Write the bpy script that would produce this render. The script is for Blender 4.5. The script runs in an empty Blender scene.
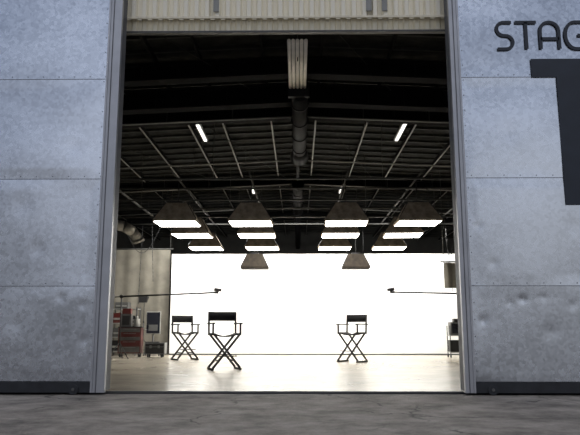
import bpy, bmesh, math, random
from mathutils import Matrix, Vector, noise
random.seed(7)
S = bpy.context.scene
S.view_settings.view_transform = 'Standard'
S.view_settings.look = 'None'

# ---------------------------------------------------------------- materials
def nodes(m):
    m.use_nodes = True
    nt = m.node_tree
    return nt, nt.nodes['Principled BSDF']

def mat(name, col, rough=0.6, metal=0.0, vary=0.12, scale=6.0, bump=0.0, bscale=40.0, spec=None, stretch=None):
    m = bpy.data.materials.new(name)
    nt, p = nodes(m)
    p.inputs['Roughness'].default_value = rough
    p.inputs['Metallic'].default_value = metal
    if spec is not None:
        p.inputs['Specular IOR Level'].default_value = spec
    tc = nt.nodes.new('ShaderNodeTexCoord')
    src = tc.outputs['Object']
    if stretch:
        mp = nt.nodes.new('ShaderNodeMapping'); mp.inputs['Scale'].default_value = stretch
        nt.links.new(src, mp.inputs['Vector']); src = mp.outputs['Vector']
    n = nt.nodes.new('ShaderNodeTexNoise'); n.inputs['Scale'].default_value = scale
    n.inputs['Detail'].default_value = 5
    nt.links.new(src, n.inputs['Vector'])
    r = nt.nodes.new('ShaderNodeValToRGB')
    r.color_ramp.elements[0].position = 0.3; r.color_ramp.elements[1].position = 0.7
    r.color_ramp.elements[0].color = tuple(max(0, c*(1-vary)) for c in col)+(1,)
    r.color_ramp.elements[1].color = tuple(min(1, c*(1+vary)) for c in col)+(1,)
    nt.links.new(n.outputs['Fac'], r.inputs['Fac'])
    nt.links.new(r.outputs['Color'], p.inputs['Base Color'])
    if bump > 0:
        n2 = nt.nodes.new('ShaderNodeTexNoise'); n2.inputs['Scale'].default_value = bscale
        n2.inputs['Detail'].default_value = 4
        nt.links.new(src, n2.inputs['Vector'])
        b = nt.nodes.new('ShaderNodeBump'); b.inputs['Strength'].default_value = bump
        b.inputs['Distance'].default_value = 0.02
        nt.links.new(n2.outputs['Fac'], b.inputs['Height'])
        nt.links.new(b.outputs['Normal'], p.inputs['Normal'])
    return m

def emit(name, col, strength):
    m = bpy.data.materials.new(name)
    nt, p = nodes(m)
    p.inputs['Base Color'].default_value = (0.8, 0.8, 0.8, 1)
    p.inputs['Emission Color'].default_value = tuple(col)+(1,)
    p.inputs['Emission Strength'].default_value = strength
    return m

def galv(name, col, rough):
    m = bpy.data.materials.new(name)
    nt, p = nodes(m); L = nt.links
    p.inputs['Metallic'].default_value = 0.97
    tc = nt.nodes.new('ShaderNodeTexCoord')
    v = nt.nodes.new('ShaderNodeTexVoronoi'); v.inputs['Scale'].default_value = 24
    L.new(tc.outputs['Object'], v.inputs['Vector'])
    bw = nt.nodes.new('ShaderNodeSeparateColor'); L.new(v.outputs['Color'], bw.inputs['Color'])
    mp = nt.nodes.new('ShaderNodeMapping'); mp.inputs['Scale'].default_value = (0.8, 1, 1.3)
    L.new(tc.outputs['Object'], mp.inputs['Vector'])
    n = nt.nodes.new('ShaderNodeTexNoise'); n.inputs['Scale'].default_value = 0.9; n.inputs['Detail'].default_value = 5
    n.inputs['Roughness'].default_value = 0.52
    L.new(mp.outputs['Vector'], n.inputs['Vector'])
    mx = nt.nodes.new('ShaderNodeMath'); mx.operation = 'MULTIPLY_ADD'
    mx.inputs[1].default_value = 0.26
    L.new(bw.outputs['Red'], mx.inputs[0]); L.new(n.outputs['Fac'], mx.inputs[2])
    r = nt.nodes.new('ShaderNodeValToRGB')
    r.color_ramp.elements[0].position = 0.35; r.color_ramp.elements[1].position = 0.90
    r.color_ramp.elements[0].color = tuple(c*0.68 for c in col)+(1,)
    r.color_ramp.elements[1].color = tuple(min(1, c*1.18) for c in col)+(1,)
    L.new(mx.outputs[0], r.inputs['Fac']); L.new(r.outputs['Color'], p.inputs['Base Color'])
    rr = nt.nodes.new('ShaderNodeMapRange')
    rr.inputs['To Min'].default_value = rough-0.10; rr.inputs['To Max'].default_value = rough+0.08
    L.new(mx.outputs[0], rr.inputs['Value']); L.new(rr.outputs['Result'], p.inputs['Roughness'])
    return m

def concrete(name, c1, c2, scale, crack, rough, bump, pos=(0.35, 0.68), cscale=0.75):
    m = bpy.data.materials.new(name)
    nt, p = nodes(m); L = nt.links
    p.inputs['Roughness'].default_value = rough
    tc = nt.nodes.new('ShaderNodeTexCoord')
    n = nt.nodes.new('ShaderNodeTexNoise'); n.inputs['Scale'].default_value = scale; n.inputs['Detail'].default_value = 12
    n.inputs['Roughness'].default_value = 0.72
    L.new(tc.outputs['Object'], n.inputs['Vector'])
    r = nt.nodes.new('ShaderNodeValToRGB')
    r.color_ramp.elements[0].position = pos[0]; r.color_ramp.elements[1].position = pos[1]
    r.color_ramp.elements[0].color = tuple(c1)+(1,); r.color_ramp.elements[1].color = tuple(c2)+(1,)
    L.new(n.outputs['Fac'], r.inputs['Fac'])
    out = r.outputs['Color']
    if crack > 0:
        n3 = nt.nodes.new('ShaderNodeTexNoise'); n3.inputs['Scale'].default_value = 2.2; n3.inputs['Detail'].default_value = 8
        L.new(tc.outputs['Object'], n3.inputs['Vector'])
        mixv = nt.nodes.new('ShaderNodeMix'); mixv.data_type = 'RGBA'; mixv.inputs['Factor'].default_value = 0.38
        L.new(tc.outputs['Object'], mixv.inputs[6]); L.new(n3.outputs['Color'], mixv.inputs[7])
        v = nt.nodes.new('ShaderNodeTexVoronoi'); v.feature = 'DISTANCE_TO_EDGE'; v.inputs['Scale'].default_value = cscale
        L.new(mixv.outputs[2], v.inputs['Vector'])
        cr = nt.nodes.new('ShaderNodeValToRGB')
        cr.color_ramp.elements[0].position = 0.0; cr.color_ramp.elements[1].position = 0.011
        cr.color_ramp.elements[0].color = (1-crack,)*3+(1,); cr.color_ramp.elements[1].color = (1, 1, 1, 1)
        L.new(v.outputs['Distance'], cr.inputs['Fac'])
        n4 = nt.nodes.new('ShaderNodeTexNoise'); n4.inputs['Scale'].default_value = 0.8
        L.new(tc.outputs['Object'], n4.inputs['Vector'])
        mr = nt.nodes.new('ShaderNodeMapRange'); mr.inputs['From Min'].default_value = 0.42; mr.inputs['From Max'].default_value = 0.54
        L.new(n4.outputs['Fac'], mr.inputs['Value'])
        mm = nt.nodes.new('ShaderNodeMix'); mm.data_type = 'RGBA'; mm.blend_type = 'MULTIPLY'
        L.new(mr.outputs['Result'], mm.inputs[0])
        L.new(out, mm.inputs[6]); L.new(cr.outputs['Color'], mm.inputs[7]); out = mm.outputs[2]
    L.new(out, p.inputs['Base Color'])
    n2 = nt.nodes.new('ShaderNodeTexNoise'); n2.inputs['Scale'].default_value = 30; n2.inputs['Detail'].default_value = 6
    L.new(tc.outputs['Object'], n2.inputs['Vector'])
    b = nt.nodes.new('ShaderNodeBump'); b.inputs['Strength'].default_value = bump; b.inputs['Distance'].default_value = 0.03
    L.new(n2.outputs['Fac'], b.inputs['Height']); L.new(b.outputs['Normal'], p.inputs['Normal'])
    return m

M_galv = galv('galvanised_sheet', (0.65, 0.69, 0.76), 0.25)
M_edge = mat('edge_channel_steel', (0.46, 0.47, 0.50), 0.42, 0.6, 0.10, 3, 0.1, 12)
M_seam = mat('seam_dark_steel', (0.24, 0.25, 0.28), 0.45, 0.7, 0.10, 3)  # darker steel of the seam strips and rivets
M_dark = mat('dark_rubber', (0.022, 0.024, 0.029), 0.7, 0, 0.3, 8)
M_sign = mat('sign_paint_slate', (0.018, 0.025, 0.040), 0.5, 0, 0.15, 5)
M_jamb = mat('jamb_paint', (0.14, 0.145, 0.16), 0.6, 0.2, 0.2, 4)
M_head = mat('header_corrugated_cream_sunlit', (0.98, 0.93, 0.78), 0.45, 0, 0.02, 3, stretch=(6, 6, 0.8))  # cream sheet, base colour brightened to stand in for sun on the header
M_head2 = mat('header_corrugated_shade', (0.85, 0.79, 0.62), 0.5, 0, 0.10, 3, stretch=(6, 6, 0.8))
M_wall = mat('exterior_wall_paint', (0.35, 0.36, 0.38), 0.7, 0, 0.08, 3)
M_ground = concrete('worn_concrete_apron', (0.07, 0.063, 0.056), (0.36, 0.33, 0.295), 1.8, 0.85, 0.75, 0.8, (0.33, 0.70), 0.9)
M_floor = concrete('stage_floor_concrete', (0.31, 0.275, 0.215), (0.52, 0.475, 0.39), 0.9, 0.3, 0.22, 0.05, (0.33, 0.66))
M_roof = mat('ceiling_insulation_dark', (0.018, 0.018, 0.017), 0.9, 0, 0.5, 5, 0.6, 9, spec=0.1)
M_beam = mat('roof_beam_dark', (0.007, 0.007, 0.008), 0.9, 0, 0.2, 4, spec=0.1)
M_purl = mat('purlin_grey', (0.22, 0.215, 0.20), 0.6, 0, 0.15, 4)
M_rib = mat('roof_rib_grey', (0.030, 0.030, 0.028), 0.7, 0, 0.2, 4, spec=0.2)
M_duct = mat('duct_dark', (0.008, 0.008, 0.010), 0.7, 0, 0.25, 5, spec=0.2)
M_ductl = mat('duct_galvanised', (0.9, 0.87, 0.80), 0.45, 0.0, 0.10, 5)
M_ducts = mat('side_duct_insulated', (0.30, 0.29, 0.27), 0.7, 0.0, 0.15, 5, spec=0.2)
M_pipe = mat('grid_pipe', (0.05, 0.05, 0.048), 0.6, 0, 0.2, 6)
M_black = mat('black_paint', (0.009, 0.009, 0.010), 0.5, 0, 0.3, 8)
M_canvas = mat('black_canvas', (0.009, 0.009, 0.011), 0.9, 0, 0.3, 60, 0.2, 200)
M_hood = mat('softbox_hood_cloth', (0.34, 0.28, 0.21), 0.85, 0, 0.35, 9, spec=0.2)
M_hoodb = mat('softbox_hood_brown', (0.016, 0.012, 0.008), 0.85, 0, 0.5, 9, spec=0.2)
M_glow = emit('softbox_diffuser_glow', (1.0, 0.96, 0.88), 13.0)
M_tube = emit('fluorescent_tube_glow', (1.0, 0.97, 0.92), 1.4)
M_cyc = mat('cyclorama_white', (0.9, 0.9, 0.89), 0.9, 0, 0.01, 1)
M_int = mat('interior_wall_dark', (0.04, 0.04, 0.038), 0.85, 0, 0.2, 2)
M_curt = mat('muslin_curtain', (0.17, 0.158, 0.13), 0.9, 0, 0.2, 3)
M_red = mat('red_enamel', (0.075, 0.011, 0.009), 0.4, 0, 0.15, 4)
M_grey = mat('grey_plastic', (0.07, 0.07, 0.068), 0.5, 0, 0.15, 6)
M_lgrey = mat('light_grey_metal', (0.26, 0.26, 0.245), 0.4, 0.3, 0.1, 6)
M_chrome = mat('stand_steel', (0.16, 0.16, 0.16), 0.35, 0.7, 0.1, 6)
M_screen = mat('screen_glass', (0.012, 0.013, 0.018), 0.15, 0, 0.1, 3)

# ---------------------------------------------------------------- builder
class B:
    def __init__(s, name):
        s.name = name; s.bm = bmesh.new(); s.mats = []
    def mi(s, m):
        if m not in s.mats: s.mats.append(m)
        return s.mats.index(m)
    def face(s, vs, m, smooth=False):
        try:
            f = s.bm.faces.new(vs)
        except ValueError:
            return
        f.material_index = s.mi(m); f.smooth = smooth
    def box(s, x0, x1, y0, y1, z0, z1, m, mtx=None):
        c = [(x, y, z) for z in (z0, z1) for y in (y0, y1) for x in (x0, x1)]
        v = [s.bm.verts.new((mtx @ Vector(p)) if mtx else p) for p in c]
        for q in ((0, 2, 3, 1), (4, 5, 7, 6), (0, 1, 5, 4), (2, 6, 7, 3), (0, 4, 6, 2), (1, 3, 7, 5)):
            s.face([v[i] for i in q], m)
    def cyl(s, p1, p2, r1, m, r2=None, seg=12, caps=True):
        if r2 is None: r2 = r1
        p1 = Vector(p1); p2 = Vector(p2); d = (p2-p1).normalized()
        a = d.orthogonal().normalized(); b = d.cross(a)
        A = []; C = []
        for i in range(seg):
            t = 2*math.pi*i/seg; o = a*math.cos(t)+b*math.sin(t)
            A.append(s.bm.verts.new(p1+o*r1)); C.append(s.bm.verts.new(p2+o*r2))
        for i in range(seg):
            j = (i+1) % seg
            s.face([A[i], A[j], C[j], C[i]], m, True)
        if caps:
            s.face(A[::-1], m); s.face(C, m)
    def tube(s, pts, r, m, seg=8):
        for a, b in zip(pts[:-1], pts[1:]): s.cyl(a, b, r, m, seg=seg)
    def bar(s, p1, p2, w, h, m):
        p1 = Vector(p1); p2 = Vector(p2); d = (p2-p1); L = d.length; d.normalize()
        up = Vector((0, 0, 1)) if abs(d.z) < 0.95 else Vector((0, 1, 0))
        sd = d.cross(up).normalized(); u2 = sd.cross(d)
        M = Matrix((sd, d, u2)).transposed().to_4x4(); M.translation = p1
        s.box(-w/2, w/2, 0, L, -h/2, h/2, m, M)
    def frustum(s, c, z0, z1, w0, d0, w1, d1, m):
        x, y = c
        lo = [s.bm.verts.new((x+a*w0/2, y+b*d0/2, z0)) for a, b in ((-1, -1), (1, -1), (1, 1), (-1, 1))]
        hi = [s.bm.verts.new((x+a*w1/2, y+b*d1/2, z1)) for a, b in ((-1, -1), (1, -1), (1, 1), (-1, 1))]
        for i in range(4):
            j = (i+1) % 4; s.face([lo[i], lo[j], hi[j], hi[i]], m)
        s.face(hi, m); s.face(lo[::-1], m)
    def done(s, loc=(0, 0, 0), rz=0.0, bevel=0.0):
        me = bpy.data.meshes.new(s.name)
        bmesh.ops.recalc_face_normals(s.bm, faces=s.bm.faces)
        s.bm.to_mesh(me); s.bm.free()
        for m in s.mats: me.materials.append(m)
        o = bpy.data.objects.new(s.name, me)
        S.collection.objects.link(o)
        o.location = loc; o.rotation_euler = (0, 0, rz)
        if bevel > 0:
            bv = o.modifiers.new('bevel', 'BEVEL'); bv.width = bevel; bv.segments = 2; bv.limit_method = 'ANGLE'
        return o
def copy(o, loc, rz=0.0):
    c = o.copy(); S.collection.objects.link(c); c.location = loc; c.rotation_euler = (0, 0, rz); return c

FY0, FY1 = 8.80, 9.05
XL, XR = -2.50, 2.14       # door leading edges
WL, WR = -2.80, 2.45       # structural opening
BACK = 33.0
# ---------------------------------------------------------------- ground / floor
b = B('ground'); b.box(-30, 30, -25, FY0, -0.3, 0.0, M_ground); b.done()
b = B('floor'); b.box(-8.2, 8.2, FY0, BACK+0.2, -0.3, 0.0, M_floor); b.done()
b = B('door_floor_rail')
b.box(-7.5, 7.5, 8.63, 8.68, 0.0, 0.012, M_dark); b.box(-7.5, 7.5, 8.70, 8.76, 0.0, 0.012, M_dark)
b.box(-7.5, 7.5, 8.675, 8.705, 0.0, 0.03, M_chrome)
b.done()

# ---------------------------------------------------------------- room shell
def wall(name, args, m):
    w = B(name); w.box(*args, m); return w.done()
w = B('wall_front')
w.box(-8.2, WL, FY0, FY1, 0, 7.5, M_wall); w.box(WR, 8.2, FY0, FY1, 0, 7.5, M_wall)
w.box(WL, WR, FY0+0.12, FY1, 5.24, 7.5, M_int)
w.done()
wall('wall_left', (-8.4, -8.2, FY0, BACK+0.2, 0, 7.5), M_int)
wall('wall_right', (8.2, 8.4, FY0, BACK+0.2, 0, 7.5), M_int)
wall('wall_back', (-8.2, 8.2, BACK, BACK+0.2, 0, 7.5), M_int)

RZ, SL = 5.80, 0.045
def roofz(x): return RZ - SL*abs(x)
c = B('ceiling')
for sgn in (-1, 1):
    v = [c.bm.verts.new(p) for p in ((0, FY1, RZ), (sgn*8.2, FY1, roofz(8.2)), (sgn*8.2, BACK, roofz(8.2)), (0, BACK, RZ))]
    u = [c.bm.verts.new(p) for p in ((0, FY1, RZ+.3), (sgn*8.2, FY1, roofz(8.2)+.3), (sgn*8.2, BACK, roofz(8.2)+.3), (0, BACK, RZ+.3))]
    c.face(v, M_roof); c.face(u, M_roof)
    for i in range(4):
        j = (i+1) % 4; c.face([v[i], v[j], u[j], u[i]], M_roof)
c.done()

c = B('roof_deck_ribs')
y = 9.5
while y < BACK-0.3:
    for sgn in (-1, 1):
        c.bar((0, y, RZ-0.03), (sgn*8.15, y, roofz(8.15)-0.03), 0.05, 0.05, M_rib)
    y += 0.55
c.done()
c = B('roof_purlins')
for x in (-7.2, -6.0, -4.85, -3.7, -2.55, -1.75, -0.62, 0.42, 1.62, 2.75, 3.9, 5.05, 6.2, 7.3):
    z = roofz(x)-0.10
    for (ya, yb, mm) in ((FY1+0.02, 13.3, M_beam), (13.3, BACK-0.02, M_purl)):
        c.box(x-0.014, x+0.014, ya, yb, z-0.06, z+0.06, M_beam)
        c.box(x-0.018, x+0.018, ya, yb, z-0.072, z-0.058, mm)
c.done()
def girder(yc, depth, w, name='roof_girder'):
    c = B(name)
    for sgn in (-1, 1):
        c.bar((0, yc, RZ-0.17-depth/2), (sgn*8.15, yc, roofz(8.15)-0.17-depth/2), 0.03, depth, M_beam)
        c.bar((0, yc, RZ-0.17-depth), (sgn*8.15, yc, roofz(8.15)-0.17-depth), w, 0.03, M_beam)
        c.bar((0, yc, RZ-0.185), (sgn*8.15, yc, roofz(8.15)-0.185), w, 0.03, M_beam)
        for k in range(1, 12):
            x = sgn*k*0.7
            c.box(x-0.01, x+0.01, yc-w/2, yc+w/2, roofz(x)-0.17-depth, roofz(x)-0.19, M_beam)
    c.done()
for yc, d in ((10.9, 0.30), (12.1, 0.40), (13.35, 0.26), (19.9, 0.26), (26.5, 0.26)):
    girder(yc, d, 0.26)
c = B('sprinkler_pipe')
for yc in (13.1, 16.7, 19.6, 23.5):
    for sgn in (-1, 1):
        c.cyl((0, yc, RZ-0.50), (sgn*8.1, yc, roofz(8.1)-0.50), 0.018, M_lgrey if yc < 14 else M_purl, seg=8)
        for k in range(1, 6):
            x = sgn*k*1.4
            c.cyl((x, yc, roofz(x)-0.5), (x, yc, roofz(x)-0.02), 0.006, M_pipe, seg=6)
c.done()
c = B('roof_bracing')
for (y0, y1) in ((13.4, 19.8), (20, 26.4), (9.2, 13.2)):
    for (x0, x1) in ((-5.5, -2.6), (2.6, 5.5), (-2.4, -0.4), (0.4, 2.4)):
        z0 = roofz(x0)-0.22; z1 = roofz(x1)-0.22
        c.cyl((x0, y0, z0), (x1, y1, z1), 0.008, M_rib, seg=6)
c.done()

c = B('ridge_duct')
zz = 5.03
for i in range(5):
    x = -0.13+i*0.064
    c.cyl((x, FY1+0.02, zz+0.10), (x, 10.95, zz+0.07), 0.029, M_ductl, seg=10)
c.box(-0.17, 0.21, 10.9, 11.0, zz-0.10, zz+0.15, M_duct)
c.cyl((0.04, 11.0, zz), (0.04, 14.8, zz), 0.155, M_duct, seg=20)
c.cyl((0.04, 14.8, zz), (0.04, 15.3, zz-0.02), 0.155, M_duct, 0.23, seg=20)
for yy in (11.5, 12.5, 13.5, 14.5): c.cyl((0.04, yy, zz), (0.04, yy+0.05, zz), 0.172, M_duct, seg=20)
c.cyl((0, 15.3, zz+.05), (0, 18.0, zz+.05), 0.04, M_duct, seg=12)
c.cyl((0, 18.0, zz-.08), (0, 22.4, zz-.08), 0.17, M_duct, seg=20)
for yy in (18.0, 19, 20, 21, 22.3): c.cyl((0, yy, zz-.08), (0, yy+0.06, zz-.08), 0.19, M_duct, seg=20)
c.cyl((0, 22.4, zz-.05), (0, 32.9, zz-.05), 0.12, M_duct, seg=16)
for yy in (9.6, 11.4, 13.0, 16, 19, 21.5, 25, 29):
    c.cyl((0, yy, zz), (0, yy, RZ-0.01), 0.008, M_pipe, seg=6)
c.done()

def strip(x, y0, y1):
    c = B('fluorescent_strip_light'); z = roofz(x)-0.30
    c.box(-0.06, 0.06, 0, y1-y0, 0.0, 0.05, M_lgrey)
    c.box(-0.035, 0.035, 0.02, y1-y0-0.02, -0.02, 0.0, M_tube)
    for yy in (0.2, y1-y0-0.2): c.cyl((0, yy, 0.05), (0, yy, 0.295), 0.006, M_pipe, seg=6)
    c.done((x, y0, z))
for a in ((-2.27, 13.75, 15.2), (2.42, 13.75, 15.2), (-1.52, 20.4, 21.6), (1.45, 20.4, 21.6)):
    strip(*a)

GZ = 4.15
c = B('lighting_pipe_grid')
for y in (14.0, 15.0, 16.4, 17.6, 19.0, 20.3):
    c.cyl((-6.5, y, GZ), (6.5, y, GZ), 0.024, M_pipe, seg=8)
for x in (-4.4, -2.73, -1.06, 1.09, 2.70, 4.4):
    c.cyl((x, 13.6, GZ+0.05), (x, 20.6, GZ+0.05), 0.024, M_pipe, seg=8)
for x in (-6.0, -4.4, -1.9, 1.9, 4.4, 6.0):
    for y in (14.0, 17.6, 20.3):
        c.cyl((x, y, GZ), (x, y, roofz(x)-0.02), 0.008, M_pipe, seg=6)
c.done()

def softbox(name='overhead_softbox', w=0.92, d=0.92, hood=M_hood, lit=True, h=0.46, top=GZ-3.17-0.03, tw=0.52):
    c = B(name)
    c.box(-w/2, w/2, -d/2, d/2, 0.0, 0.035, M_glow if lit else hood)
    t = 0.02
    for (x0, x1, y0, y1) in ((-w/2-t, w/2+t, -d/2-t, -d/2), (-w/2-t, w/2+t, d/2, d/2+t), (-w/2-t, -w/2, -d/2, d/2), (w/2, w/2+t, -d/2, d/2)):
        c.box(x0, x1, y0, y1, 0.012, 0.07, hood)
    c.frustum((0, 0), 0.05, h, w+2*t, d+2*t, w*tw, d*tw, hood)
    c.box(-0.12, 0.12, -0.1, 0.1, h, h+0.05, M_black)
    for sx in (-1, 1):
        for sy in (-1, 1):
            c.bar((sx*(w/2+t), sy*(d/2+t), 0.06), (sx*w*tw/2, sy*d*tw/2, h), 0.012, 0.012, M_black)
            c.cyl((sx*w*tw/2, sy*d*tw/2, h), (sx*w*tw/2, sy*0.02, top-0.1), 0.004, M_black, seg=5)
    c.cyl((0, 0, h+0.05), (0, 0, top), 0.012, M_black, seg=8)
    return c
first = None
for y, z in ((14.3, 3.17), (16.35, 3.19), (18.9, 3.17)):
    for x in (-2.73, -1.06, 1.09, 2.70):
        if first is None:
            first = softbox(d=0.74).done((x, y, z))
        else:
            copy(first, (x, y, z), random.uniform(-0.05, 0.05))
t = softbox('hanging_softbox', 0.82, 0.5, M_hoodb, False, 0.46, GZ-2.66-0.03, 0.6).done((-1.35, 19.95, 2.66))
copy(t, (1.80, 19.95, 2.66))

for x in (-3.3, 0.25, 3.6):
    ld = bpy.data.lights.new('cyc_wash_lamp', 'AREA'); ld.shape = 'RECTANGLE'; ld.size = 2.0; ld.size_y = 0.4
    ld.energy = 260; ld.color = (1, 0.98, 0.93)
    o = bpy.data.objects.new('cyc_wash_lamp', ld); S.collection.objects.link(o)
    o.location = (x, 19.3, 3.9)
    d = Vector((x*1.05, 20.9, 0.9))-Vector(o.location)
    o.rotation_euler = d.to_track_quat('-Z', 'Y').to_euler()

c = B('cyclorama_wall')
c.box(-4.15, 6.0, 20.95, 21.15, 0.0, 3.25, M_cyc)
c.box(-4.15, 6.0, 20.93, 20.95, 0.0, 0.04, M_grey)
c.done()

def curtain(name, x0, x1, y, z0, z1, m, amp=0.05, per=0.22):
    c = B(name); n = int((x1-x0)/0.02); prev = None
    for i in range(n+1):
        x = x0+(x1-x0)*i/n
        yy = y+amp*math.sin(2*math.pi*x/per)+0.4*amp*math.sin(2*math.pi*x/(per*2.7)+1)
        a = c.bm.verts.new((x, yy, z0)); d = c.bm.verts.new((x, yy*1.0, z1))
        if prev: c.face([prev[0], a, d, prev[1]], m, True)
        prev = (a, d)
    c.cyl((x0-0.1, y, z1+0.03), (x1+0.1, y, z1+0.03), 0.025, M_pipe)
    for x in (x0, x1): c.cyl((x, y, z1), (x, y, roofz(x)-0.02), 0.01, M_pipe, seg=6)
    return c.done()
curtain('muslin_curtain', -6.9, -4.30, 21.4, 0.02, 3.45, M_curt, 0.02, 0.5)
curtain('blackout_drape', 4.30, 5.2, 18.9, 2.0, 2.75, M_curt, 0.03, 0.3)

c = B('side_air_duct')
pts = [(-7.6, 17.8, 3.75), (-5.3, 17.8, 3.75), (-4.95, 17.9, 3.70), (-4.75, 18.1, 3.58), (-4.65, 18.3, 3.38)]
for a, d in zip(pts[:-1], pts[1:]): c.cyl(a, d, 0.15, M_ducts, seg=18)
for x in (-7.3, -6.7, -6.1, -5.6, -5.3): c.cyl((x, 17.8, 3.75), (x+0.04, 17.8, 3.75), 0.165, M_ducts, seg=18)
c.cyl((-4.65, 18.3, 3.38), (-4.63, 18.33, 3.30), 0.19, M_ducts, seg=18)
for x in (-7, -5.5): c.cyl((x, 17.8, 3.8), (x, 17.8, roofz(x)-.02), 0.01, M_pipe, seg=6)
c.done()

# ---------------------------------------------------------------- sliding doors
def dent_sheet(b, x0, x1, z0, z1, y, dents, m):
    nx = int((x1-x0)/0.03); nz = int((z1-z0)/0.03)
    rows = []
    for j in range(nz+1):
        row = []
        for i in range(nx+1):
            x = x0+(x1-x0)*i/nx; z = z0+(z1-z0)*j/nz
            e = min(1, min(x-x0, x1-x, z-z0, z1-z)/0.15)
            d = 0.012*noise.noise(Vector((x*0.8, 3.1+z0, z*0.8)))*e
            for (dx, dz, r, a) in dents:
                q = ((x-dx)**2+(z-dz)**2)/(r*r)
                if q < 9: d += a*math.exp(-q)*e
            row.append(b.bm.verts.new((x, y+d, z)))
        rows.append(row)
    for j in range(nz):
        for i in range(nx):
            b.face([rows[j][i], rows[j][i+1], rows[j+1][i+1], rows[j+1][i]], m, True)

def sliding_door(name, x0, x1, lead, dents):
    d = B(name); yf = 8.50; yb = 8.74
    d.box(x0+0.005, x1-0.005, yf+0.02, yb, 0.05, 6.3, M_jamb)
    seams = [0.17, 1.40, 2.86, 4.30, 5.75, 6.3]
    ew = 0.17 if lead > 0 else 0.12
    sx0, sx1 = (x0, x1-ew) if lead > 0 else (x0+ew, x1)
    for a, c in zip(seams[:-1], seams[1:]):
        dent_sheet(d, sx0, sx1, a, c+0.0, yf, dents, M_galv)
        d.box(sx0, sx1, yf-0.004, yf+0.004, c-0.005, c+0.003, M_seam)
        for zr in (c+0.035,):
            x = sx0+0.1
            while x < sx1:
                d.cyl((x, yf-0.004, zr), (x, yf+0.004, zr), 0.008, M_seam, seg=6); x += 0.22
    x = sx1-0.05 if lead > 0 else sx0+0.05
    z = 0.3
    while z < 6.2:
        d.cyl((x, yf-0.004, z), (x, yf+0.004, z), 0.008, M_seam, seg=6); z += 0.22
    ex0, ex1 = (x1-ew, x1) if lead > 0 else (x0, x0+ew)
    d.box(ex0, ex1, yf-0.035, yf+0.03, 0.0+0.03, 6.3, M_edge)
    mid = ex0 if lead > 0 else ex1
    d.box(mid-0.012, mid+0.012, yf-0.05, yf-0.03, 0.03, 6.3, M_edge)
    d.box(ex0+0.05, ex0+0.062, yf-0.042, yf-0.034, 0.03, 6.3, M_jamb)
    d.box(sx0, sx1, yf-0.03, yf+0.02, 0.03, 0.16, M_dark)
    for x in ((x0+0.35), (x1-0.4)):
        d.cyl((x, yf-0.05, 0.07), (x, yf+0.12, 0.07), 0.065, M_dark, seg=20)
        d.cyl((x, yf-0.06, 0.07), (x, yf-0.05, 0.07), 0.02, M_chrome, seg=12)
    return d
D = [(-3.15, 1.25, .06, .005), (-3.5, 1.9, .10, .003), (-2.85, 1.15, .05, .005), (-3.7, 0.9, .12, .004), (-2.9, 2.15, .05, .003),
     (-3.1, 3.3, .12, .003), (-3.75, 2.5, .15, .004), (-2.8, 0.7, .07, .005)]
sliding_door('sliding_door', -7.2, XL, 1, D).done()
D = [(2.95, 1.22, .05, .007), (2.78, 1.18, .035, .005), (3.22, 1.25, .05, .003), (3.6, 1.15, .06, .004), (2.42, 0.95, .05, .008), (2.6, 1.7, .06, .003),
     (3.3, 0.8, .1, .004), (2.42, 2.2, .05, .004), (3.7, 2.2, .12, .003), (2.9, 3.5, .14, .003)]
sliding_door('sliding_door', XR, 7.0, -1, D).done()

c = B('trim_1'); c.box(WL-0.02, WL+0.03, FY0-0.02, FY1+0.02, 0, 5.24, M_jamb); c.done()
c = B('trim_2'); c.box(WR-0.03, WR+0.02, FY0-0.02, FY1+0.02, 0, 5.24, M_jamb); c.done()

def corr(name, x0, x1, y, z0, z1, m, per=0.155, amp=0.035):
    c = B(name); x = x0; pts = []
    while x < x1:
        pts += [(x, y), (x+per*0.35, y), (x+per*0.5, y+amp), (x+per*0.85, y+amp)]; x += per
    prev = None
    for px, py in pts:
        a = c.bm.verts.new((px, py, z0)); d = c.bm.verts.new((px, py, z1))
        if prev: c.face([prev[0], a, d, prev[1]], m)
        prev = (a, d)
    return c
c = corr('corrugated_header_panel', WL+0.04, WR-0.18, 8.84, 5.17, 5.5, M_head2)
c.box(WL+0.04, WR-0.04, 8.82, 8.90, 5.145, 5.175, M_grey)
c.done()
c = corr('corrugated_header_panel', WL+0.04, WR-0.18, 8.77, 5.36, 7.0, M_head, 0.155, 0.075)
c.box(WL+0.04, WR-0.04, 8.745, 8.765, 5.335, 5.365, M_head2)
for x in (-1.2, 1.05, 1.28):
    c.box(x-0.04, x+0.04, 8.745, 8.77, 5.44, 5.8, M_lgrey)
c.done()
c = B('door_header_track'); c.box(-7.2, 7.2, 8.60, 8.68, 6.32, 6.5, M_edge); c.box(-7.2, 7.2, 8.68, 8.73, 6.4, 6.44, M_edge); c.done()

# ---------------------------------------------------------------- sign lettering
def strokes(b, lines, w, y, m):
    for pts in lines:
        for a, d in zip(pts[:-1], pts[1:]):
            a = Vector(a); d = Vector(d); t = (d-a).normalized(); nrm = Vector((-t.y, t.x))*w/2
            q = [a-nrm, d-nrm, d+nrm, a+nrm]
            f = [b.bm.verts.new((p.x, y, p.y)) for p in q]; g = [b.bm.verts.new((p.x, y+0.006, p.y)) for p in q]
            b.face(f, m)
            for i in range(4): b.face([f[i], f[(i+1) % 4], g[(i+1) % 4], g[i]], m)
        for p in pts[1:-1]:
            b.cyl((p[0], y+0.0005, p[1]), (p[0], y+0.0055, p[1]), w/2, m, seg=14)
def arc(cx, cz, rx, rz, a0, a1, n=10):
    return [(cx+rx*math.cos(math.radians(a0+(a1-a0)*i/n)), cz+rz*math.sin(math.radians(a0+(a1-a0)*i/n))) for i in range(n+1)]
b = B('stage_sign_lettering'); z0, z1 = 4.71, 5.11; zm = (z0+z1)/2; H = z1-z0; yy = 8.480
r = H/4
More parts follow.
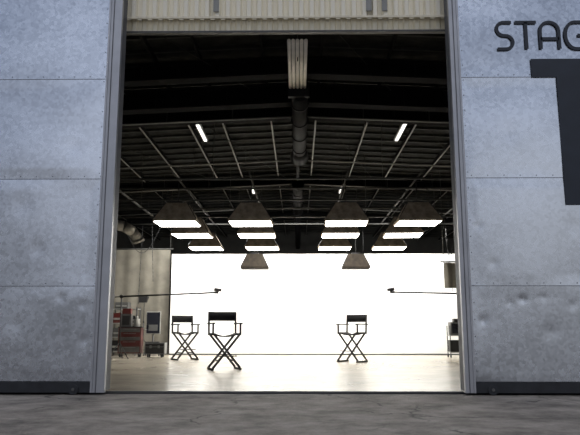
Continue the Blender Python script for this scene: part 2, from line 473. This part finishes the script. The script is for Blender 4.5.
Sx = 2.92
s_pts = [(Sx+0.10, z1)]+arc(Sx-0.01, z1-r, 0.10, r, 90, 270)+arc(Sx+0.01, z0+r, 0.10, r, 90, -90)+[(Sx-0.11, z0)]
b_lines = [s_pts, [(3.07, z1), (3.37, z1)], [(3.22, z1), (3.22, z0)],
           [(3.42, z0)]+arc(3.55, z1-0.13, 0.13, 0.13, 180, 0)+[(3.68, z0)], [(3.42, zm-0.05), (3.68, zm-0.05)],
           [(4.02, z1)]+arc(3.91, zm, 0.14, H/2, 90, 270)+[(4.04, z0), (4.04, zm), (3.94, zm)],
           [(4.34, z1), (4.15, z1), (4.15, z0), (4.34, z0)], [(4.15, zm), (4.32, zm)]]
strokes(b, b_lines, 0.046, yy, M_sign)
poly = [(3.26, 4.56), (4.14, 4.56), (4.14, 2.48), (3.60, 2.48), (3.60, 4.29), (3.26, 4.29)]
f = [b.bm.verts.new((x, yy, z)) for x, z in poly]; g = [b.bm.verts.new((x, yy+0.006, z)) for x, z in poly]
b.face(f, M_sign)
for i in range(6): b.face([f[i], f[(i+1) % 6], g[(i+1) % 6], g[i]], M_sign)
b.done()

# ---------------------------------------------------------------- director chairs
def director_chair():
    c = B('director_chair'); W = 0.29; Dp = 0.21
    m = M_black
    for sx in (-1, 1):
        c.bar((sx*W, -Dp-0.04, 0.02), (sx*W, Dp+0.04, 0.02), 0.035, 0.04, m)
        c.bar((sx*(W-0.03), -Dp-0.02, 0.72), (sx*(W-0.03), Dp+0.02, 0.72), 0.03, 0.045, m)
        c.bar((sx*W, -Dp-0.05, 0.945), (sx*W, Dp+0.06, 0.945), 0.06, 0.03, m)
        c.bar((sx*W, -Dp+0.02, 0.70), (sx*W, -Dp+0.02, 0.94), 0.035, 0.035, m)
        c.bar((sx*W, Dp, 0.70), (sx*W, Dp+0.03, 1.19), 0.035, 0.035, m)
    for sy in (-1, 1):
        o = 0.017
        c.bar((-W, sy*Dp-o, 0.04), (W-0.03, sy*Dp-o, 0.71), 0.02, 0.045, m)
        c.bar((W, sy*Dp+o, 0.04), (-W+0.03, sy*Dp+o, 0.71), 0.02, 0.045, m)
        c.cyl((0, sy*Dp-0.04, 0.375), (0, sy*Dp+0.04, 0.375), 0.012, M_chrome)
    for sx in (-1, 1):
        c.bar((sx*0.16, -Dp, 0.19+0.0), (sx*0.16, Dp, 0.19), 0.02, 0.03, m)
    c.bar((-0.20, -Dp-0.035, 0.28), (0.20, -Dp-0.035, 0.28), 0.06, 0.02, m)
    c.bar((-0.20, -Dp-0.035, 0.28), (-0.20, -Dp+0.03, 0.28), 0.02, 0.02, m)
    c.bar((0.20, -Dp-0.035, 0.28), (0.20, -Dp+0.03, 0.28), 0.02, 0.02, m)
    n = 10
    prev = None
    for i in range(n+1):
        t = i/n; x = -(W-0.02)+2*(W-0.02)*t; z = 0.745-0.06*math.sin(math.pi*t)
        a = [c.bm.verts.new((x, -Dp, z)), c.bm.verts.new((x, Dp, z)), c.bm.verts.new((x, Dp, z-0.02)), c.bm.verts.new((x, -Dp, z-0.02))]
        if prev:
            for k in range(4): c.face([prev[k], prev[(k+1) % 4], a[(k+1) % 4], a[k]], M_canvas, True)
        else: c.face(a, M_canvas)
        prev = a
    c.face(prev, M_canvas)
    prev = None
    for i in range(n+1):
        t = i/n; x = -(W+0.02)+2*(W+0.02)*t; y = Dp+0.025+0.045*math.sin(math.pi*t)
        a = [c.bm.verts.new((x, y-0.008, 1.00)), c.bm.verts.new((x, y-0.004, 1.19)), c.bm.verts.new((x, y+0.010, 1.19)), c.bm.verts.new((x, y+0.006, 1.00))]
        if prev:
            for k in range(4): c.face([prev[k], prev[(k+1) % 4], a[(k+1) % 4], a[k]], M_canvas, True)
        else: c.face(a, M_canvas)
        prev = a
    c.face(prev, M_canvas)
    return c
ch = director_chair().done((-1.54, 13.6, 0), math.radians(20))
copy(ch, (-3.08, 17.7, 0), math.radians(32))
copy(ch, (1.37, 16.6, 0), math.radians(-38))

def boom(name, xs, xe, y, z, tilt):
    c = B(name)
    c.cyl((xs, y, 0.35), (xs, y, z), 0.018, M_black)
    for a in (90, 210, 330):
        dx, dy = math.cos(math.radians(a)), math.sin(math.radians(a))
        c.cyl((xs, y, 0.45), (xs+dx*0.35, y+dy*0.35, 0.012), 0.012, M_black)
    c.cyl((xs, y-0.05, z), (xs, y+0.05, z), 0.05, M_black)
    c.cyl((xs, y, z), (xe, y, z+tilt), 0.024, M_black)
    s = 1 if xe > xs else -1
    c.cyl((xe-0.1*s, y, z+tilt), (xe+0.02*s, y, z+tilt), 0.035, M_black)
    c.cyl((xe, y, z+tilt), (xe+0.03*s, y, z+tilt+0.08), 0.02, M_black)
    c.cyl((xe-0.10*s, y, z+tilt+0.09), (xe+0.10*s, y, z+tilt+0.06), 0.05, M_black, 0.04, seg=14)
    c.cyl((xs, y, z), (xs-0.25*s, y, z-tilt*0.2), 0.016, M_black)
    c.cyl((xs-0.25*s, y, z-0.06), (xs-0.25*s, y, z+0.06), 0.06, M_grey)
    c.done()
boom('boom_microphone_stand', -4.95, -2.25, 18.0, 1.72, 0.11)
boom('boom_microphone_stand', 4.9, 2.62, 18.2, 1.80, 0.05)

# ---------------------------------------------------------------- left equipment
def tool_cart():
    c = B('rolling_tool_cart')
    c.box(-0.33, 0.33, -0.24, 0.24, 0.12, 0.86, M_red)
    for i, z in enumerate((0.15, 0.33, 0.49, 0.61, 0.73)):
        h = (0.16, 0.14, 0.10, 0.10, 0.11)[i]
        c.box(-0.30, 0.30, -0.255, -0.24, z, z+h, M_red if i % 2 else M_grey)
        c.box(-0.18, 0.18, -0.275, -0.255, z+h-0.03, z+h-0.015, M_chrome)
    c.box(-0.35, 0.35, -0.26, 0.26, 0.86, 0.89, M_black)
    c.cyl((0.36, -0.2, 0.8), (0.42, -0.2, 0.8), 0.012, M_chrome); c.cyl((0.36, 0.2, 0.8), (0.42, 0.2, 0.8), 0.012, M_chrome)
    c.cyl((0.42, -0.22, 0.8), (0.42, 0.22, 0.8), 0.014, M_chrome)
    for sx in (-1, 1):
        for sy in (-1, 1):
            c.cyl((sx*0.27-0.02, sy*0.18, 0.06), (sx*0.27+0.02, sy*0.18, 0.06), 0.06, M_dark)
            c.box(sx*0.27-0.03, sx*0.27+0.03, sy*0.18-0.03, sy*0.18+0.03, 0.07, 0.13, M_chrome)
    c.box(-0.28, 0.02, -0.18, 0.14, 0.89, 1.26, M_grey); c.box(-0.24, -0.02, -0.19, -0.18, 0.94, 1.21, M_black)
    c.box(-0.25, 0.0, -0.16, 0.1, 1.26, 1.42, M_red)
    c.cyl((0.16, 0, 0.89), (0.16, 0, 1.12), 0.09, M_lgrey); c.cyl((0.16, 0, 1.12), (0.16, 0, 1.2), 0.04, M_lgrey)
    return c
tool_cart().done((-4.98, 19.3, 0), 0.1, bevel=0.008)
c = B('equipment_shelf')
for x in (-0.4, 0.4):
    for y in (-0.22, 0.22): c.box(x-0.02, x+0.02, y-0.02, y+0.02, 0, 1.5, M_chrome)
for z in (0.12, 0.55, 0.98, 1.42): c.box(-0.42, 0.42, -0.24, 0.24, z, z+0.03, M_lgrey)
for (x0, x1, z, h, m) in ((-0.36, -0.05, 0.15, 0.32, M_black), (0.0, 0.34, 0.15, 0.25, M_red), (-0.34, 0.1, 0.58, 0.28, M_grey), (0.14, 0.36, 0.58, 0.34, M_black),
                     (-0.36, -0.1, 1.01, 0.30, M_red), (-0.05, 0.35, 1.01, 0.22, M_black), (-0.3, 0.1, 1.45, 0.2, M_grey)):
    c.box(x0, x1, -0.2, 0.18, z, z+h, m); c.box(x0+0.03, x1-0.03, -0.212, -0.2, z+h*0.3, z+h*0.5, M_lgrey)
c.done((-5.45, 20.4, 0), 0, bevel=0.004)
c = B('monitor_on_stand')
c.box(-0.22, 0.22, -0.05, 0.05, 0.66, 1.36, M_lgrey); c.box(-0.20, 0.20, -0.06, -0.05, 0.69, 1.33, M_screen)
c.box(-0.14, 0.14, -0.065, -0.06, 0.76, 0.95, M_grey)
c.cyl((0, 0, 0.12), (0, 0, 0.66), 0.025, M_chrome)
for a in (45, 135, 225, 315):
    dx, dy = 0.32*math.cos(math.radians(a)), 0.32*math.sin(math.radians(a))
    c.bar((0, 0, 0.12), (dx, dy, 0.10), 0.04, 0.03, M_black); c.cyl((dx-0.015, dy, 0.045), (dx+0.015, dy, 0.045), 0.045, M_dark)
    c.cyl((dx, dy, 0.04), (dx, dy, 0.1), 0.012, M_chrome)
c.box(-0.2, 0.2, -0.15, 0.15, 0.40, 0.43, M_black)
c.done((-4.52, 20.2, 0), 0.1, bevel=0.006)
c = B('road_case')
c.box(-0.28, 0.28, -0.22, 0.22, 0.10, 0.42, M_black)
for z in (0.10, 0.30, 0.40): c.box(-0.29, 0.29, -0.23, 0.23, z, z+0.015, M_chrome)
for sx in (-1, 1):
    c.box(sx*0.28-0.012, sx*0.28+0.012, -0.235, 0.235, 0.10, 0.42, M_chrome)
    c.box(sx*0.12-0.03, sx*0.12+0.03, -0.24, -0.22, 0.27, 0.35, M_chrome)
    for sy in (-1, 1): c.cyl((sx*0.2-0.02, sy*0.15, 0.05), (sx*0.2+0.02, sy*0.15, 0.05), 0.05, M_dark)
rc = c.done((-4.2, 19.2, 0), 0.05, bevel=0.004)
def lstand(loc, h):
    c = B('light_stand')
    c.cyl((0, 0, 0.3), (0, 0, h*0.6), 0.016, M_black); c.cyl((0, 0, h*0.6), (0, 0, h), 0.011, M_black)
    c.cyl((0, 0, h*0.58), (0, 0, h*0.62), 0.025, M_black)
    for a in (30, 150, 270):
        dx, dy = math.cos(math.radians(a)), math.sin(math.radians(a))
        c.cyl((0, 0, 0.5), (dx*0.42, dy*0.42, 0.012), 0.010, M_black); c.cyl((0, 0, 0.15), (dx*0.24, dy*0.24, 0.22), 0.006, M_black)
    c.cyl((0, -0.14, h+0.02), (0, 0.12, h+0.06), 0.08, M_black, 0.11, seg=16)
    c.box(-0.13, 0.13, -0.2, -0.13, h-0.1, h+0.13, M_black)
    return c.done(loc)
lstand((-4.95, 20.7, 0), 1.75)
c = B('equipment_cart')
c.box(-0.26, 0.26, -0.2, 0.2, 0.14, 0.17, M_lgrey); c.box(-0.26, 0.26, -0.2, 0.2, 0.62, 0.65, M_lgrey)
for x in (-0.25, 0.25):
    for y in (-0.18, 0.18):
        c.box(x-0.012, x+0.012, y-0.012, y+0.012, 0.06, 0.92, M_black); c.cyl((x-0.015, y, 0.05), (x+0.015, y, 0.05), 0.05, M_dark)
c.box(-0.24, 0.2, -0.16, 0.16, 0.17, 0.5, M_black); c.box(-0.22, 0.22, -0.16, 0.16, 0.65, 1.02, M_grey)
c.box(-0.18, 0.18, -0.17, -0.16, 0.70, 0.97, M_screen); c.box(-0.1, 0.2, -0.12, 0.12, 1.02, 1.12, M_black)
c.done((4.68, 19.2, 0), 0, bevel=0.004)
c = B('hanging_cables')
def sag(p, q, s, r=0.010):
    pts = [Vector(p).lerp(Vector(q), i/14) - Vector((0, 0, s*math.sin(math.pi*i/14))) for i in range(15)]
    c.tube(pts, r, M_black, 6)
G2 = GZ-0.035
sag((-5.6, 20.3, G2), (-4.4, 20.3, G2), 0.9); sag((-4.4, 19, G2), (-2.73, 19, G2), 0.35)
sag((4.0, 17.6, G2), (4.4, 17.6, G2), 1.3); sag((2.7, 19, G2), (4.4, 19, G2), 0.45); sag((4.4, 19, G2), (4.55, 19, 1.9), 0.02)
sag((-5.0, 20.3, G2), (-5.05, 20.3, 1.6), 0.0); sag((-4.7, 20.3, G2), (-4.6, 20.3, 2.3), 0.0)
c.done()

# ---------------------------------------------------------------- world: dusk sky, with bright lobes added to put a sheen on the doors
w = bpy.data.worlds.new('World'); S.world = w; w.use_nodes = True
nt = w.node_tree; bg = nt.nodes['Background']; L = nt.links
tc = nt.nodes.new('ShaderNodeTexCoord'); sp = nt.nodes.new('ShaderNodeSeparateXYZ')
L.new(tc.outputs['Generated'], sp.inputs[0])
rp = nt.nodes.new('ShaderNodeValToRGB'); e = rp.color_ramp.elements
e[0].position = 0.0; e[0].color = (0.12, 0.115, 0.11, 1)
e[1].position = 0.85; e[1].color = (0.78, 0.78, 0.84, 1)
k = e.new(0.06); k.color = (0.15, 0.15, 0.15, 1)
k = e.new(0.18); k.color = (0.18, 0.195, 0.235, 1)
k = e.new(0.46); k.color = (0.24, 0.31, 0.46, 1)
L.new(sp.outputs['Z'], rp.inputs['Fac'])
def lobe(direction, power, col):
    d = nt.nodes.new('ShaderNodeVectorMath'); d.operation = 'DOT_PRODUCT'
    nz = nt.nodes.new('ShaderNodeVectorMath'); nz.operation = 'NORMALIZE'
    L.new(tc.outputs['Generated'], nz.inputs[0]); L.new(nz.outputs['Vector'], d.inputs[0])
    d.inputs[1].default_value = Vector(direction).normalized()
    mx = nt.nodes.new('ShaderNodeMath'); mx.operation = 'MAXIMUM'; mx.inputs[1].default_value = 0
    L.new(d.outputs['Value'], mx.inputs[0])
    pw = nt.nodes.new('ShaderNodeMath'); pw.operation = 'POWER'; pw.inputs[1].default_value = power
    L.new(mx.outputs[0], pw.inputs[0])
    v = nt.nodes.new('ShaderNodeMix'); v.data_type = 'RGBA'
    v.inputs[6].default_value = (0, 0, 0, 1); v.inputs[7].default_value = tuple(col)+(1,)
    L.new(pw.outputs[0], v.inputs[0]); return v.outputs[2]
cur = rp.outputs['Color']
for dr, pw_, cl in (((-0.24, -0.9, 0.24), 75, (0.74, 0.76, 0.82)), ((0.36, -0.9, 0.18), 75, (0.76, 0.77, 0.79)), ((0.0, -0.5, 0.85), 10, (0.55, 0.52, 0.47))):
    a = nt.nodes.new('ShaderNodeMix'); a.data_type = 'RGBA'; a.blend_type = 'ADD'; a.inputs[0].default_value = 1
    L.new(cur, a.inputs[6]); L.new(lobe(dr, pw_, cl), a.inputs[7]); cur = a.outputs[2]
L.new(cur, bg.inputs['Color'])
bg.inputs['Strength'].default_value = 1.0

cd = bpy.data.cameras.new('camera'); cd.lens = 39.7; cd.sensor_width = 36
co = bpy.data.objects.new('camera', cd); S.collection.objects.link(co)
co.location = (0, 0, 0.85)
co.rotation_euler = (math.radians(99.8), 0, math.radians(0.72))
cd.clip_end = 200
S.camera = co
